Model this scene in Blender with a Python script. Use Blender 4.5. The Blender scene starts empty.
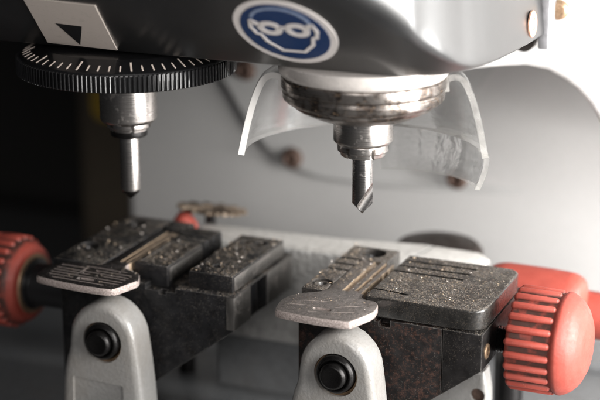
import bpy, bmesh, math, random
from mathutils import Vector, Matrix
R = math.radians
S = 0.001                       # everything below is written in millimetres
scene = bpy.context.scene
COL = scene.collection
rng = random.Random(7)

# ------------------------------------------------------------------ materials
class N:
    """tiny node helper"""
    def __init__(s, name):
        s.m = bpy.data.materials.new(name); s.m.use_nodes = True
        s.t = s.m.node_tree; s.n = s.t.nodes; s.n.clear()
        s.out = s.n.new('ShaderNodeOutputMaterial')
        tc = s.n.new('ShaderNodeTexCoord'); mp = s.n.new('ShaderNodeMapping')
        mp.inputs['Scale'].default_value = (1000, 1000, 1000)
        s.l(tc.outputs['Object'], mp.inputs['Vector']); s.co = mp.outputs['Vector']
    def l(s, a, b): s.t.links.new(a, b)
    def noise(s, scale, detail=3, rough=.55, co=None, dist=0):
        n = s.n.new('ShaderNodeTexNoise'); n.inputs['Scale'].default_value = scale
        n.inputs['Detail'].default_value = detail; n.inputs['Roughness'].default_value = rough
        n.inputs['Distortion'].default_value = dist
        s.l(co or s.co, n.inputs['Vector']); return n.outputs['Fac']
    def stretch(s, sc):
        m = s.n.new('ShaderNodeMapping'); m.inputs['Scale'].default_value = sc
        s.l(s.co, m.inputs['Vector']); return m.outputs['Vector']
    def voro(s, scale):
        n = s.n.new('ShaderNodeTexVoronoi'); n.inputs['Scale'].default_value = scale
        s.l(s.co, n.inputs['Vector']); return n
    def ramp(s, f, a, b, lo=0., hi=1.):
        n = s.n.new('ShaderNodeMapRange'); n.clamp = True
        n.inputs['From Min'].default_value = a; n.inputs['From Max'].default_value = b
        n.inputs['To Min'].default_value = lo; n.inputs['To Max'].default_value = hi
        s.l(f, n.inputs['Value']); return n.outputs['Result']
    def math(s, op, a, b=None):
        n = s.n.new('ShaderNodeMath'); n.operation = op
        for i, v in enumerate((a, b)):
            if v is None: continue
            if isinstance(v, (int, float)): n.inputs[i].default_value = v
            else: s.l(v, n.inputs[i])
        return n.outputs[0]
    def mix(s, f, a, b):
        n = s.n.new('ShaderNodeMix'); n.data_type = 'RGBA'
        if isinstance(f, (int, float)): n.inputs[0].default_value = f
        else: s.l(f, n.inputs[0])
        for k, v in ((6, a), (7, b)):
            if isinstance(v, tuple): n.inputs[k].default_value = (*v, 1)
            else: s.l(v, n.inputs[k])
        return n.outputs[2]
    def edge(s, rad=.25, lo=.01, hi=.12):
        """worn edges: where a bevelled normal leaves the true normal"""
        b = s.n.new('ShaderNodeBevel'); b.samples = 4; b.inputs['Radius'].default_value = rad * S
        g = s.n.new('ShaderNodeNewGeometry'); d = s.n.new('ShaderNodeVectorMath'); d.operation = 'DOT_PRODUCT'
        s.l(b.outputs[0], d.inputs[0]); s.l(g.outputs['Normal'], d.inputs[1])
        return s.ramp(s.math('SUBTRACT', 1., d.outputs['Value']), lo, hi)
    def bump(s, h, strength, dist=.1):
        n = s.n.new('ShaderNodeBump'); n.inputs['Strength'].default_value = strength
        n.inputs['Distance'].default_value = dist * S; s.l(h, n.inputs['Height']); return n.outputs[0]
    def pbr(s, col, rough=.5, metal=0., normal=None, **kw):
        p = s.n.new('ShaderNodeBsdfPrincipled')
        for k, v in (('Base Color', col), ('Roughness', rough), ('Metallic', metal)):
            if isinstance(v, tuple): p.inputs[k].default_value = (*v, 1)
            elif isinstance(v, (int, float)): p.inputs[k].default_value = v
            else: s.l(v, p.inputs[k])
        if normal is not None: s.l(normal, p.inputs['Normal'])
        for k, v in kw.items(): p.inputs[k.replace('_', ' ')].default_value = v
        s.p = p; s.l(p.outputs[0], s.out.inputs['Surface']); return s.m

def plain(name, col, rough=.5, metal=0., var=.25, scale=.6, bump=.0, **kw):
    n = N(name); f = n.noise(scale, 4)
    c = n.mix(n.ramp(f, .35, .7), col, tuple(x * (1 - var) for x in col))
    r = n.ramp(n.noise(scale * 3, 3), .3, .7, rough * .8, min(1, rough * 1.2))
    nb = n.bump(n.noise(scale * 6, 3), bump) if bump else None
    return n.pbr(c, r, metal, nb, **kw)

def upmask(n, lo=.6, hi=.9):
    g = n.n.new('ShaderNodeNewGeometry'); x = n.n.new('ShaderNodeSeparateXYZ')
    n.l(g.outputs['Normal'], x.inputs[0]); return n.ramp(x.outputs['Z'], lo, hi)

def sticker(name, col, dirt):
    n = N(name)
    a = n.ramp(n.noise(.5, 6, .75), .55, .72); sc = n.ramp(n.noise(1., 5, .75, co=n.stretch((.25, 3, 3))), .62, .66)
    sp = n.ramp(n.noise(2.4, 4, .7), .66, .70)
    c = n.mix(n.math('MULTIPLY', a, .45), col, dirt); c = n.mix(n.math('MULTIPLY', sc, .35), c, (.25, .23, .22)); c = n.mix(n.math('MULTIPLY', sp, .6), c, (.06, .05, .045))
    return n.pbr(c, n.ramp(a, 0, 1, .35, .6), 0, None)

def oxide(name, base=(.011, .011, .012), speck=.5, rust=0., wear=.5, rough=.42, spec=.22, film=.0):
    """black oxide steel with worn edges, brass dust lying on the upward faces and optional rust"""
    n = N(name)
    big = n.noise(.22, 5, .6)
    c = n.mix(n.ramp(big, .35, .7), tuple(x * .5 for x in base), tuple(x * 1.3 for x in base))
    if rust:
        rm = n.ramp(n.noise(.95, 6, .75), .55 - .06 * rust, .66)
        rc = n.mix(n.noise(2.5, 3), (.028, .014, .010), (.10, .05, .037))
        c = n.mix(n.math('MULTIPLY', rm, .75), c, rc)
    scr = n.ramp(n.noise(1.0, 5, .7, co=n.stretch((.5, 6, 6))), .6, .72)
    up = upmask(n)
    # dust
    v = n.voro(2.6); d1 = n.ramp(v.outputs['Distance'], .34, .22)
    pick = n.n.new('ShaderNodeSeparateColor'); n.l(v.outputs['Color'], pick.inputs[0])
    dens = n.math('MULTIPLY', n.ramp(n.noise(.16, 4, .65), .36, .66), speck)
    keep = n.ramp(n.math('SUBTRACT', dens, pick.outputs[0]), 0, .02)
    v2 = n.voro(5.); d2 = n.ramp(v2.outputs['Distance'], .34, .2)
    pk2 = n.n.new('ShaderNodeSeparateColor'); n.l(v2.outputs['Color'], pk2.inputs[0])
    keep2 = n.ramp(n.math('SUBTRACT', dens, pk2.outputs[0]), 0, .02)
    dust = n.math('MAXIMUM', n.math('MULTIPLY', d1, keep), n.math('MULTIPLY', d2, keep2))
    side = n.math('ADD', n.math('MULTIPLY', up, .93), .07)
    dust = n.math('MULTIPLY', dust, n.ramp(side, 0, 1))
    e = n.math('MULTIPLY', n.edge(.22), n.ramp(n.noise(.8, 4), .3, .6, .15, 1))
    w = n.math('MAXIMUM', n.math('MULTIPLY', e, wear), n.math('MULTIPLY', scr, .10 * wear))
    c = n.mix(w, c, (.38, .36, .34))
    fine = n.math('MULTIPLY', n.math('MULTIPLY', up, film), n.ramp(n.noise(.3, 6, .75), .3, .7, .4, 1))
    c = n.mix(fine, c, (.17, .14, .12))
    dc = n.mix(pick.outputs[1], (.62, .48, .35), (.74, .70, .64))
    c = n.mix(dust, c, dc)
    met = n.math('MAXIMUM', n.math('MULTIPLY', w, .9), n.math('MULTIPLY', dust, .55))
    r = n.ramp(n.noise(.9, 5, .7), .3, .7, rough * .55, rough * 1.3)
    h = n.math('ADD', n.math('MULTIPLY', dust, .5), n.math('MULTIPLY', n.noise(2.2, 4), .35))
    return n.pbr(c, r, met, n.bump(h, .3, .1), Specular_IOR_Level=spec)

def steel(name, col=(.55, .52, .50), rough=.28, stain=0., axis='z', stain_col=(.05, .03, .022)):
    n = N(name)
    st = {'z': (.15, .15, 9), 'x': (9, .2, .2), 'y': (.2, 9, .2)}[axis]
    line = n.noise(1., 4, .6, co=n.stretch(st))
    c = n.mix(n.ramp(line, .3, .7), col, tuple(x * .55 for x in col))
    r = n.ramp(line, .3, .7, rough * .75, rough * 1.5)
    met = 1.0
    if stain:
        m = n.ramp(n.noise(.35, 6, .7, dist=.3), .62 - .22 * stain, .70 - .12 * stain)
        m2 = n.ramp(n.noise(1.6, 5, .7), .55, .66)
        m = n.math('MULTIPLY', m, n.ramp(m2, 0, 1, .55, 1))
        c = n.mix(m, c, stain_col); r = n.mix(m, r, (.6, .6, .6)); met = n.ramp(m, 0, 1, 1, .3)
    return n.pbr(c, r, met, n.bump(n.noise(3, 3), .15, .05))

def castpaint(name, col=(.42, .42, .41), hammer=1., dirt=.4, rough=.38, var=.8, sc=.55):
    """hammered grey paint over a casting"""
    n = N(name)
    a = n.noise(sc, 3, .5, dist=.6); b = n.noise(.08, 4, .6)
    c = n.mix(n.ramp(a, .35, .65), col, tuple(x * var for x in col))
    c = n.mix(n.math('MULTIPLY', n.ramp(b, .45, .75), dirt * .5), c, (.16, .13, .10))
    g = n.ramp(n.noise(1.1, 6, .75), .66, .72)
    c = n.mix(n.math('MULTIPLY', g, dirt), c, (.09, .065, .045))
    return n.pbr(c, rough, 0., n.bump(a, .55 * hammer, .6), Coat_Weight=.25, Coat_Roughness=.15)

M = {}
M['oxideL'] = oxide('black_oxide_left', speck=.75, wear=.55)
M['oxideR'] = oxide('black_oxide_right', base=(.013, .012, .012), speck=.62, rust=.0, wear=.6)
M['rusty'] = oxide('rusty_black_steel', base=(.012, .011, .011), speck=.3, rust=1., wear=.5, rough=.5)
M['capR'] = oxide('dusty_cap_steel', base=(.018, .017, .016), speck=1.3, wear=.22, rough=.28, spec=.6, film=.22)
M['jawR'] = oxide('dusty_jaw_steel', base=(.035, .032, .03), speck=1.3, wear=.8, rough=.28, spec=.6, film=.2)
M['sideM'] = steel('machined_side_steel', (.30, .285, .27), .38, .35, 'y')
M['steel'] = steel('ground_steel', (.60, .57, .55), .24, .0)
M['steelS'] = steel('stained_steel', (.62, .585, .56), .25, .12)
M['ring'] = steel('rust_spotted_ring', (.20, .18, .165), .26, .8, 'z', (.035, .022, .016))
M['ringlight'] = plain('cream_painted_ring', (.62, .58, .55), .32, .3, .15)
M['dkring'] = steel('brown_stained_cone', (.10, .08, .07), .34, .9, 'z', (.03, .018, .014))
M['tip'] = plain('dark_tip', (.02, .018, .018), .3, .8)
M['carbide'] = steel('cutter_steel', (.50, .48, .47), .22, .15)
M['black'] = plain('black_paint', (.012, .012, .013), .35, 0, .2)
M['dial'] = plain('black_anodised', (.010, .010, .011), .33, .3, .2, 1., Coat_Weight=.3)
M['tick'] = plain('ivory_tick_paint', (.72, .62, .55), .5)
M['bolt'] = plain('black_bolt', (.016, .015, .015), .28, .7, .3, 2., .2)
M['rust'] = plain('rusty_bolt', (.10, .06, .045), .6, .2, .5, 1.5, .4)
M['brass'] = plain('dull_brass', (.40, .27, .17), .4, .7, .4, 1.5)
M['copper'] = plain('copper_washer', (.72, .42, .30), .35, .6, .3, 1.5)
M['cast'] = castpaint('hammered_grey_paint', (.37, .365, .355), 2.2, .45)
M['castarm'] = castpaint('worn_grey_arm_paint', (.245, .24, .232), .4, .8, .27, .9, 1.3)
M['castlit'] = castpaint('lit_bar_top_paint', (.62, .60, .57), .8, .3, .55)  # lighter copy of the bar paint, light from above put into its colour
M['wall'] = castpaint('smooth_grey_paint', (.46, .452, .445), .0, .0, .6, .97)
M['wall2'] = castpaint('smooth_darker_paint', (.38, .375, .37), .0, .0, .6, .97)
M['head'] = castpaint('white_head_paint', (.80, .79, .78), .05, .0, .45, .97)
M['base'] = castpaint('base_grey_paint', (.15, .155, .16), .3, .3, .5)
M['dark'] = plain('matt_black_housing', (.010, .009, .008), .7)
M['yellow'] = plain('yellow_decal', (.40, .26, .03), .5)
M['backdrop'] = plain('backdrop_cloth', (.006, .006, .006), .9)
M['bench'] = plain('bench_laminate', (.05, .05, .05), .6)
M['white'] = sticker('sticker_white', (.60, .56, .54), (.34, .30, .27))
M['blue'] = sticker('sticker_blue', (.004, .024, .088), (.02, .045, .09))
M['plate'] = sticker('beige_index_plate', (.42, .37, .335), (.26, .23, .20))
M['dark_gap'] = plain('gap_shade_black', (.02, .015, .012), .8)  # black for the painted shade in the gap behind the cover
M['gold'] = plain('brass_key_flank', (.66, .50, .35), .35, .5, .45, 1.6, .4)

def ring_mat():
    n = N('tarnished_ring_steel')
    a = n.noise(.28, 5, .65, co=n.stretch((1, 1, .8)), dist=.8); f = n.noise(1.9, 5, .75)
    line = n.noise(1., 3, .6, co=n.stretch((.1, .1, 5)))
    c = n.mix(n.ramp(line, .35, .65), (.42, .385, .36), (.27, .245, .225))
    st = n.ramp(a, .44, .58)
    c = n.mix(n.math('MULTIPLY', st, .85), c, (.05, .036, .03))
    fl = n.math('MULTIPLY', n.ramp(f, .58, .62), st)
    c = n.mix(fl, c, (.50, .34, .22))
    return n.pbr(c, n.ramp(line, .3, .7, .2, .34), n.ramp(fl, 0, 1, .95, .5), n.bump(f, .12, .06))
M['ringm'] = ring_mat()
def cover_mat():
    n = N('cover_satin_black')
    c = n.mix(n.ramp(n.noise(.1, 3), .3, .7), (.006, .006, .0065), (.010, .010, .0105))
    sp = n.ramp(n.noise(2.2, 4, .7), .72, .76)
    c = n.mix(n.math('MULTIPLY', sp, .4), c, (.12, .11, .10))
    return n.pbr(c, .36, 0, n.bump(n.noise(1.6, 3), .12, .08), Coat_Weight=.9, Coat_Roughness=.33, Coat_IOR=1.65, Specular_IOR_Level=.5)
M['cover'] = cover_mat()

def red_mat(name, dark_gap):
    n = N(name)
    c = n.mix(n.ramp(n.noise(.3, 4), .3, .7), (.325, .06, .043), (.27, .048, .034))
    c = n.mix(n.math('MULTIPLY', n.ramp(n.noise(2.2, 5, .7), .64, .70), .35), c, (.66, .42, .34))
    if dark_gap:                                # grime packed between the grip ribs, which run round the object's own x axis
        x = n.n.new('ShaderNodeSeparateXYZ'); n.l(n.co, x.inputs[0])
        rad = n.math('SQRT', n.math('ADD', n.math('MULTIPLY', x.outputs['Y'], x.outputs['Y']), n.math('MULTIPLY', x.outputs['Z'], x.outputs['Z'])))
        xa = n.math('ABSOLUTE', x.outputs['X'])
        ax = n.math('MULTIPLY', n.ramp(xa, .6, 1.6), n.ramp(xa, 12.2, 11.0))
        low = n.math('MULTIPLY', n.ramp(rad, 12.4, 11.9), n.ramp(n.noise(.25, 4, .6), .28, .5))
        low = n.math('MULTIPLY', n.math('MULTIPLY', low, ax), n.ramp(rad, 11, 11.5))
        c = n.mix(n.math('MULTIPLY', low, .92), c, (.035, .022, .018))
    return n.pbr(c, n.ramp(n.noise(.8, 4), .3, .7, .38, .6), 0, n.bump(n.noise(1.4, 5, .7), .35, .2), Specular_IOR_Level=.4)
M['red'] = red_mat('red_plastic', False)
M['redknob'] = red_mat('red_knob_plastic', True)

def key_mat(name, base, hi, rough):
    n = N(name)
    a = n.noise(.9, 6, .7); b = n.noise(1., 5, .7, co=n.stretch((3, .5, 3)))
    c = n.mix(n.ramp(a, .4, .66), base, tuple(x * .45 for x in base))
    s1 = n.ramp(b, .60, .66); v = n.voro(2.2)
    pk = n.n.new('ShaderNodeSeparateColor'); n.l(v.outputs['Color'], pk.inputs[0])
    sp = n.math('MULTIPLY', n.ramp(v.outputs['Distance'], .3, .2), n.ramp(pk.outputs[0], .72, .74))
    m = n.math('MAXIMUM', n.math('MAXIMUM', n.math('MULTIPLY', s1, .7), n.math('MULTIPLY', sp, .8)), n.edge(.3))
    c = n.mix(m, c, hi)
    return n.pbr(c, rough, n.ramp(m, 0, 1, .55, .9), n.bump(n.math('ADD', a, b), .4, .1))
M['keyL'] = key_mat('dark_worn_key', (.035, .031, .03), (.62, .56, .52), .36)
M['keyR'] = key_mat('grey_nickel_key', (.27, .24, .225), (.72, .64, .58), .36)
def keyedge(name, col, hi):
    n = N(name); g = n.noise(2.4, 5, .75)
    return n.pbr(n.mix(n.ramp(g, .4, .62), col, hi), .45, .35, n.bump(g, .9, .25))
M['keyedge'] = keyedge('rough_key_edge', (.24, .20, .185), (.52, .44, .41))

def shield_mat(name, flaw):
    n = N(name)
    tr = n.n.new('ShaderNodeBsdfTransparent'); tr.inputs[0].default_value = (.93, .93, .93, 1)
    df = n.n.new('ShaderNodeBsdfTranslucent'); df.inputs[0].default_value = (.8, .8, .79, 1)
    d2 = n.n.new('ShaderNodeBsdfDiffuse'); d2.inputs[0].default_value = (.8, .8, .79, 1)
    gl = n.n.new('ShaderNodeBsdfGlossy'); gl.inputs['Roughness'].default_value = .08
    a = n.n.new('ShaderNodeMixShader'); a.inputs[0].default_value = .5
    n.l(df.outputs[0], a.inputs[1]); n.l(d2.outputs[0], a.inputs[2])
    b = n.n.new('ShaderNodeMixShader')
    scr = n.noise(1., 5, .7, co=n.stretch((.3, .3, 1.6)), dist=.8)
    n.l(n.ramp(scr, .35, .7, .07, .22), b.inputs[0])
    n.l(tr.outputs[0], b.inputs[1]); n.l(a.outputs[0], b.inputs[2])
    fr = n.n.new('ShaderNodeFresnel'); fr.inputs[0].default_value = 1.45
    bm_ = n.bump(n.noise(.3, 4, .6, dist=1.2), flaw, .8); n.l(bm_, fr.inputs['Normal']); n.l(bm_, gl.inputs['Normal'])
    c = n.n.new('ShaderNodeMixShader'); n.l(n.math('MULTIPLY', fr.outputs[0], .8), c.inputs[0])
    n.l(b.outputs[0], c.inputs[1]); n.l(gl.outputs[0], c.inputs[2])
    n.l(c.outputs[0], n.out.inputs['Surface']); return n.m
M['shield'] = shield_mat('scratched_clear_plastic', .1); M['flap'] = shield_mat('crumpled_clear_plastic', .6)
def shield_edge():
    n = N('frosted_plastic_edge')
    p = n.pbr((.55, .535, .52), .3, 0, None, Coat_Weight=.5)
    n.p.inputs['Subsurface Weight'].default_value = .0
    return p
M['shedge'] = shield_edge()
def clear_edge():
    n = N('polished_plastic_edge')
    tr = n.n.new('ShaderNodeBsdfTransparent'); tr.inputs[0].default_value = (.9, .9, .88, 1)
    d = n.n.new('ShaderNodeBsdfPrincipled'); d.inputs['Base Color'].default_value = (.8, .78, .75, 1); d.inputs['Roughness'].default_value = .2
    m = n.n.new('ShaderNodeMixShader'); n.l(n.ramp(n.noise(.25, 3), .3, .7, .12, .34), m.inputs[0])
    n.l(tr.outputs[0], m.inputs[1]); n.l(d.outputs[0], m.inputs[2]); n.l(m.outputs[0], n.out.inputs['Surface']); return n.m
M['shclear'] = clear_edge()

# ------------------------------------------------------------------ geometry helpers (mm)
def T(loc=(0, 0, 0), rot=(0, 0, 0)):
    from mathutils import Euler
    return Matrix.Translation(loc) @ Euler([R(a) for a in rot]).to_matrix().to_4x4()

def add_box(bm, x0, x1, y0, y1, z0, z1, bev=0, seg=2, mat=None):
    b = bmesh.new(); bmesh.ops.create_cube(b, size=1)
    for v in b.verts:
        v.co = Vector(((x0 + x1) / 2 + v.co.x * (x1 - x0), (y0 + y1) / 2 + v.co.y * (y1 - y0), (z0 + z1) / 2 + v.co.z * (z1 - z0)))
    if bev: bmesh.ops.bevel(b, geom=b.edges[:], offset=bev, segments=seg, affect='EDGES', profile=.5)
    join(bm, b, mat); return bm

def join(bm, b, mat=None, mi=None):
    if mat is not None: bmesh.ops.transform(b, matrix=mat, verts=b.verts)
    me = bpy.data.meshes.new('tmp'); b.to_mesh(me); b.free()
    n0 = len(bm.faces); bm.from_mesh(me); bpy.data.meshes.remove(me)
    if mi is not None:
        bm.faces.ensure_lookup_table()
        for f in bm.faces[n0:]: f.material_index = mi

def add_prism(bm, pts, d0, d1, plane='xz', bev=0, seg=2, mat=None, front_only=False):
    """outline in a plane, extruded along the third axis from d0 to d1"""
    b = bmesh.new()
    f3 = {'xz': lambda p, d: (p[0], d, p[1]), 'xy': lambda p, d: (p[0], p[1], d), 'yz': lambda p, d: (d, p[0], p[1])}[plane]
    a = [b.verts.new(f3(p, d0)) for p in pts]; c = [b.verts.new(f3(p, d1)) for p in pts]
    fa = b.faces.new(a); fc = b.faces.new(list(reversed(c)))
    for i in range(len(pts)):
        j = (i + 1) % len(pts); b.faces.new((a[j], a[i], c[i], c[j]))
    bmesh.ops.recalc_face_normals(b, faces=b.faces[:])
    if bev:
        es = [e for e in b.edges if any(f in (fa, fc) for f in e.link_faces)]
        if front_only: es = [e for e in b.edges if fa in e.link_faces]
        bmesh.ops.bevel(b, geom=es, offset=bev, segments=seg, affect='EDGES', profile=.5, clamp_overlap=True)
    join(bm, b, mat); return bm

def add_lathe(bm, prof, mat=None, segs=64, a0=0, a1=360, close=True):
    """profile of (radius, height) turned round local z"""
    b = bmesh.new(); full = abs(a1 - a0 - 360) < 1e-6; rings = []
    k = segs if full else segs + 1
    for i in range(k):
        a = R(a0 + (a1 - a0) * i / segs)
        rings.append([b.verts.new((max(r, 1e-4) * math.cos(a), max(r, 1e-4) * math.sin(a), z)) for r, z in prof])
    for i in range(segs if full else segs):
        A = rings[i]; B = rings[(i + 1) % k]
        for j in range(len(prof) - 1): b.faces.new((A[j], B[j], B[j + 1], A[j + 1]))
    bmesh.ops.remove_doubles(b, verts=b.verts, dist=2e-4)
    bmesh.ops.recalc_face_normals(b, faces=b.faces[:])
    join(bm, b, mat); return bm

def rounded(prof, r=.4, n=3):
    """round the corners of a lathe profile"""
    out = [prof[0]]
    for i in range(1, len(prof) - 1):
        p0, p, p1 = (Vector(q) for q in (prof[i - 1], prof[i], prof[i + 1]))
        a = p0 - p; c = p1 - p
        if a.length < 1e-6 or c.length < 1e-6: continue
        rr = min(r, a.length * .45, c.length * .45)
        A = p + a.normalized() * rr; B = p + c.normalized() * rr
        for k in range(n + 1):
            t = k / n; q = A * (1 - t) ** 2 + p * 2 * t * (1 - t) + B * t * t; out.append((q.x, q.y))
    out.append(prof[-1]); return out

def rrect(x0, x1, y0, y1, radii, n=6):
    """rounded rectangle outline; radii for (x0y0, x1y0, x1y1, x0y1)"""
    pts = []
    for (cx, cy, r, a) in ((x0, y0, radii[0], 180), (x1, y0, radii[1], 270), (x1, y1, radii[2], 0), (x0, y1, radii[3], 90)):
        sx = 1 if cx == x0 else -1; sy = 1 if cy == y0 else -1
        if r <= 0: pts.append((cx, cy)); continue
        for k in range(n + 1):
            t = R(a + 90 * k / n); pts.append((cx + sx * r + r * math.cos(t), cy + sy * r + r * math.sin(t)))
    return pts

def smooth_closed(pts, it=2):
    for _ in range(it):
        q = []
        for i in range(len(pts)):
            a, b = pts[i], pts[(i + 1) % len(pts)]
            q += [(a[0] * .75 + b[0] * .25, a[1] * .75 + b[1] * .25), (a[0] * .25 + b[0] * .75, a[1] * .25 + b[1] * .75)]
        pts = q
    return pts

WORLD = {}
def wloc(o):
    v = Vector((0, 0, 0))
    while o: v = v + Vector(WORLD.get(o.name, (0, 0, 0))); o = o.parent
    return v
def obj(name, bm, mats, parent=None, loc=None, sharp=32):
    """bm in world mm; loc = origin of the object in world mm"""
    base = wloc(parent) if parent else Vector((0, 0, 0))
    L = Vector(loc) if loc is not None else base
    me = bpy.data.meshes.new(name)
    bmesh.ops.translate(bm, verts=bm.verts, vec=-L); bmesh.ops.scale(bm, verts=bm.verts, vec=(S, S, S))
    bm.to_mesh(me); bm.free()
    me.polygons.foreach_set('use_smooth', [True] * len(me.polygons)); me.set_sharp_from_angle(angle=R(sharp))
    o = bpy.data.objects.new(name, me); COL.objects.link(o)
    for m in (mats if isinstance(mats, list) else [mats]): me.materials.append(m)
    if parent: o.parent = parent
    o.location = (L - base) * S; WORLD[o.name] = L - base
    return o
def thing(name, label, cat, loc, group=None):
    o = bpy.data.objects.new(name, None); COL.objects.link(o); o.empty_display_size = .005
    o.location = Vector(loc) * S; WORLD[o.name] = Vector(loc)
    o['label'] = label; o['category'] = cat
    if group: o['group'] = group
    return o
def tag(o, label, cat, group=None, kind=None):
    o['label'] = label; o['category'] = cat
    if group: o['group'] = group
    if kind: o['kind'] = kind
    return o
def cut(o, *bms):
    """boolean-subtract bmeshes (world mm) from an object and bake the result"""
    tmp = []
    bpy.context.view_layer.update()
    for b in bms:
        me = bpy.data.meshes.new('c'); bmesh.ops.recalc_face_normals(b, faces=b.faces[:])
        bmesh.ops.scale(b, verts=b.verts, vec=(S, S, S)); b.to_mesh(me); b.free()
        c = bpy.data.objects.new('c', me); COL.objects.link(c); tmp.append(c)
        md = o.modifiers.new('b', 'BOOLEAN'); md.operation = 'DIFFERENCE'; md.solver = 'EXACT'; md.object = c
    bpy.context.view_layer.update()
    dg = bpy.context.evaluated_depsgraph_get()
    me = bpy.data.meshes.new_from_object(o.evaluated_get(dg))
    o.modifiers.clear(); o.data = me
    me.polygons.foreach_set('use_smooth', [True] * len(me.polygons)); me.set_sharp_from_angle(angle=R(32))
    for c in tmp: bpy.data.objects.remove(c)
    return o
B = bmesh.new
def cyl(axis, c, r, d0, d1, segs=40, r2=None):
    """closed cylinder along x, y or z through centre c (the two other coordinates)"""
    b = B(); m = {'z': T((c[0], c[1], 0)), 'y': T((c[0], 0, c[1]), (-90, 0, 0)), 'x': T((0, c[0], c[1]), (0, 90, 0))}[axis]
    # local z runs along +axis
    add_lathe(b, [(0, d0), (r, d0), (r2 if r2 is not None else r, d1), (0, d1)], m, segs); return b
def AX(axis, c):
    return {'z': T((c[0], c[1], 0)), 'y': T((c[0], 0, c[1]), (-90, 0, 0)), 'x': T((0, c[0], c[1]), (0, 90, 0))}[axis]

# ------------------------------------------------------------------ setting
def struct(name, bm, m):
    o = obj(name, bm, m); o['kind'] = 'structure'; return o
b = B(); add_box(b, -900, 900, 560, 570, -120, 700); struct('backdrop', b, M['backdrop'])
b = B(); add_box(b, -900, 900, -500, 559, -80, -70); struct('bench_top', b, M['bench'])

# ------------------------------------------------------------------ machine base and body
b = B(); add_box(b, -150, 130, -40, 170, -70, -50, 3)
add_box(b, -150, 130, 100, 119, -50.5, -46, 2)
tag(obj('cast_base', b, M['base'], loc=(0, 60, -70)), 'dark grey cast base under the two key vises', 'cast base')

mb = thing('column_casting', 'pale grey machine column with white arched casting behind the cutter', 'machine body', (0, 130, -50))
b = B(); add_box(b, -121, 150, 120, 150, -49.9, 110, 3, 3); obj('column_wall', b, M['wall'], mb)
# raised plate with bolts, sloping left edge running into a long lower edge
pts = [(-96, 62), (-90, 36), (-84, 24), (-75, 10), (-68, 2), (-60, -3), (-50, -5.5), (-35, -6), (-10, -5.2), (10, -4.5), (30, -3), (48, -1), (48, 62), (10, 62)]
b = B(); add_prism(b, pts, 116.3, 120.5, 'xz', 1.8, 4, front_only=True)
for v in b.verts: v.co.y += max(0, v.co.x + 12) * .13      # its right end sinks into the column
obj('mounting_plate', b, M['wall2'], mb)
for (x, z) in ((-74.5, 28), (-58.4, .8), (-3.7, .3)):
    b = B(); add_lathe(b, rounded([(0, 0), (3.5, 0), (3.5, .8), (2.8, .9), (2.7, 2.4), (1.8, 2.6), (1.6, 1.6), (0, 1.6)], .3), T((x, 116.3, z), (90, 0, 0)), 32)
    obj('bolt', b, M['rust'], mb)
# white casting with arched throat
arc = [(-20, 40), (5, 44), (15.7, 46.3), (23.8, 47.6), (30, 48.3), (35.7, 47.5), (40, 45.4), (43.6, 42.9), (46.8, 39.6), (49.3, 36), (51.5, 31.5), (53.2, 26), (54, 20), (57, 17.5)]
outl = arc + [(150, 17.5), (150, 130), (-20, 130)]
b = B(); add_prism(b, outl, 64, 98, 'xz', 2.2, 5, front_only=True); obj('head_casting', b, M['head'], mb)
b = B(); add_lathe(b, rounded([(0, 0), (2.6, 0), (2.6, 1.2), (1.8, 1.9), (0, 2.1)], .3), T((38.2, 64, 63.9), (90, 0, 0)), 28); obj('screw', b, M['brass'], mb)
b = B(); add_lathe(b, [(0, 0), (2.8, 0), (2.8, 3), (0, 3)], T((30, 64, 55.6), (90, 0, 0)), 24); obj('gap_shade', b, M['dark_gap'], mb)  # dark disc standing in for the shaded gap between cover and casting

dh = thing('motor_housing', 'black housing with dim yellow decal at far left behind the dial', 'housing', (-190, 190, -50))
b = B(); add_box(b, -360, -141, 222, 300, -69.9, 140, 12, 4); obj('housing_shell', b, M['dark'], dh)
b = B(); add_box(b, -166, -128, 158, 221, -69.9, 140, 10, 6); obj('side_panel', b, plain('dusty_brown_panel', (.085, .068, .048), .6), dh)
b = B(); add_prism(b, rrect(-156, -141, -6, 16, (5, 5, 5, 5)), 157.4, 157.9, 'xz'); obj('warning_decal', b, M['yellow'], dh)

# ------------------------------------------------------------------ carriage bar
cb = thing('carriage_bar', 'light grey hammered cast bar running behind both vises', 'carriage', (-20, 58, -34))
outl = [(-62, 50), (-4, 50), (-3, 45.5), (18.5, 45.5), (23, 50), (23, 62), (19, 66.5), (2, 67.5), (-20, 63.5), (-62, 61)]
b = B(); add_prism(b, outl, -34, -5, 'xy', .9, 3); o = obj('bar', b, [M['cast'], M['castlit']], cb)
g = B(); add_box(g, -.5, .5, -16, 16, -1, 3, mat=T((3.5, 57, -5.6), (0, 0, -12))); cut(o, g)
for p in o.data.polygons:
    if p.normal.z > .55: p.material_index = 1  # upward faces take the copy brightened as if lit
b = B(); add_box(b, -54.4, -51.4, 46.2, 49.9, -14, -2.8, .4); obj('stop_lug', b, M['cast'], cb)
b = B(); add_prism(b, rrect(-55, 16, 51.5, 61, (1.5, 1.5, 1.5, 1.5)), -49.9, -34.1, 'xy'); obj('pedestal', b, M['base'], cb)

kn = thing('lock_disc', 'dark round disc edge showing behind the right end of the grey bar', 'disc', (1, 84, -49.9))
b = B(); add_lathe(b, rounded([(0, -17), (12, -17), (13.2, -15), (13.2, -12), (11.5, -10.2), (6, -9.4), (0, -9.2)], .6), T((1, 84, 0)), 48); obj('disc_rim', b, M['dkring'], kn)
b = B(); add_lathe(b, [(0, -49.9), (5, -49.9), (5, -15), (0, -15)], T((1, 84, 0)), 28); obj('post', b, M['black'], kn)

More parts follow.
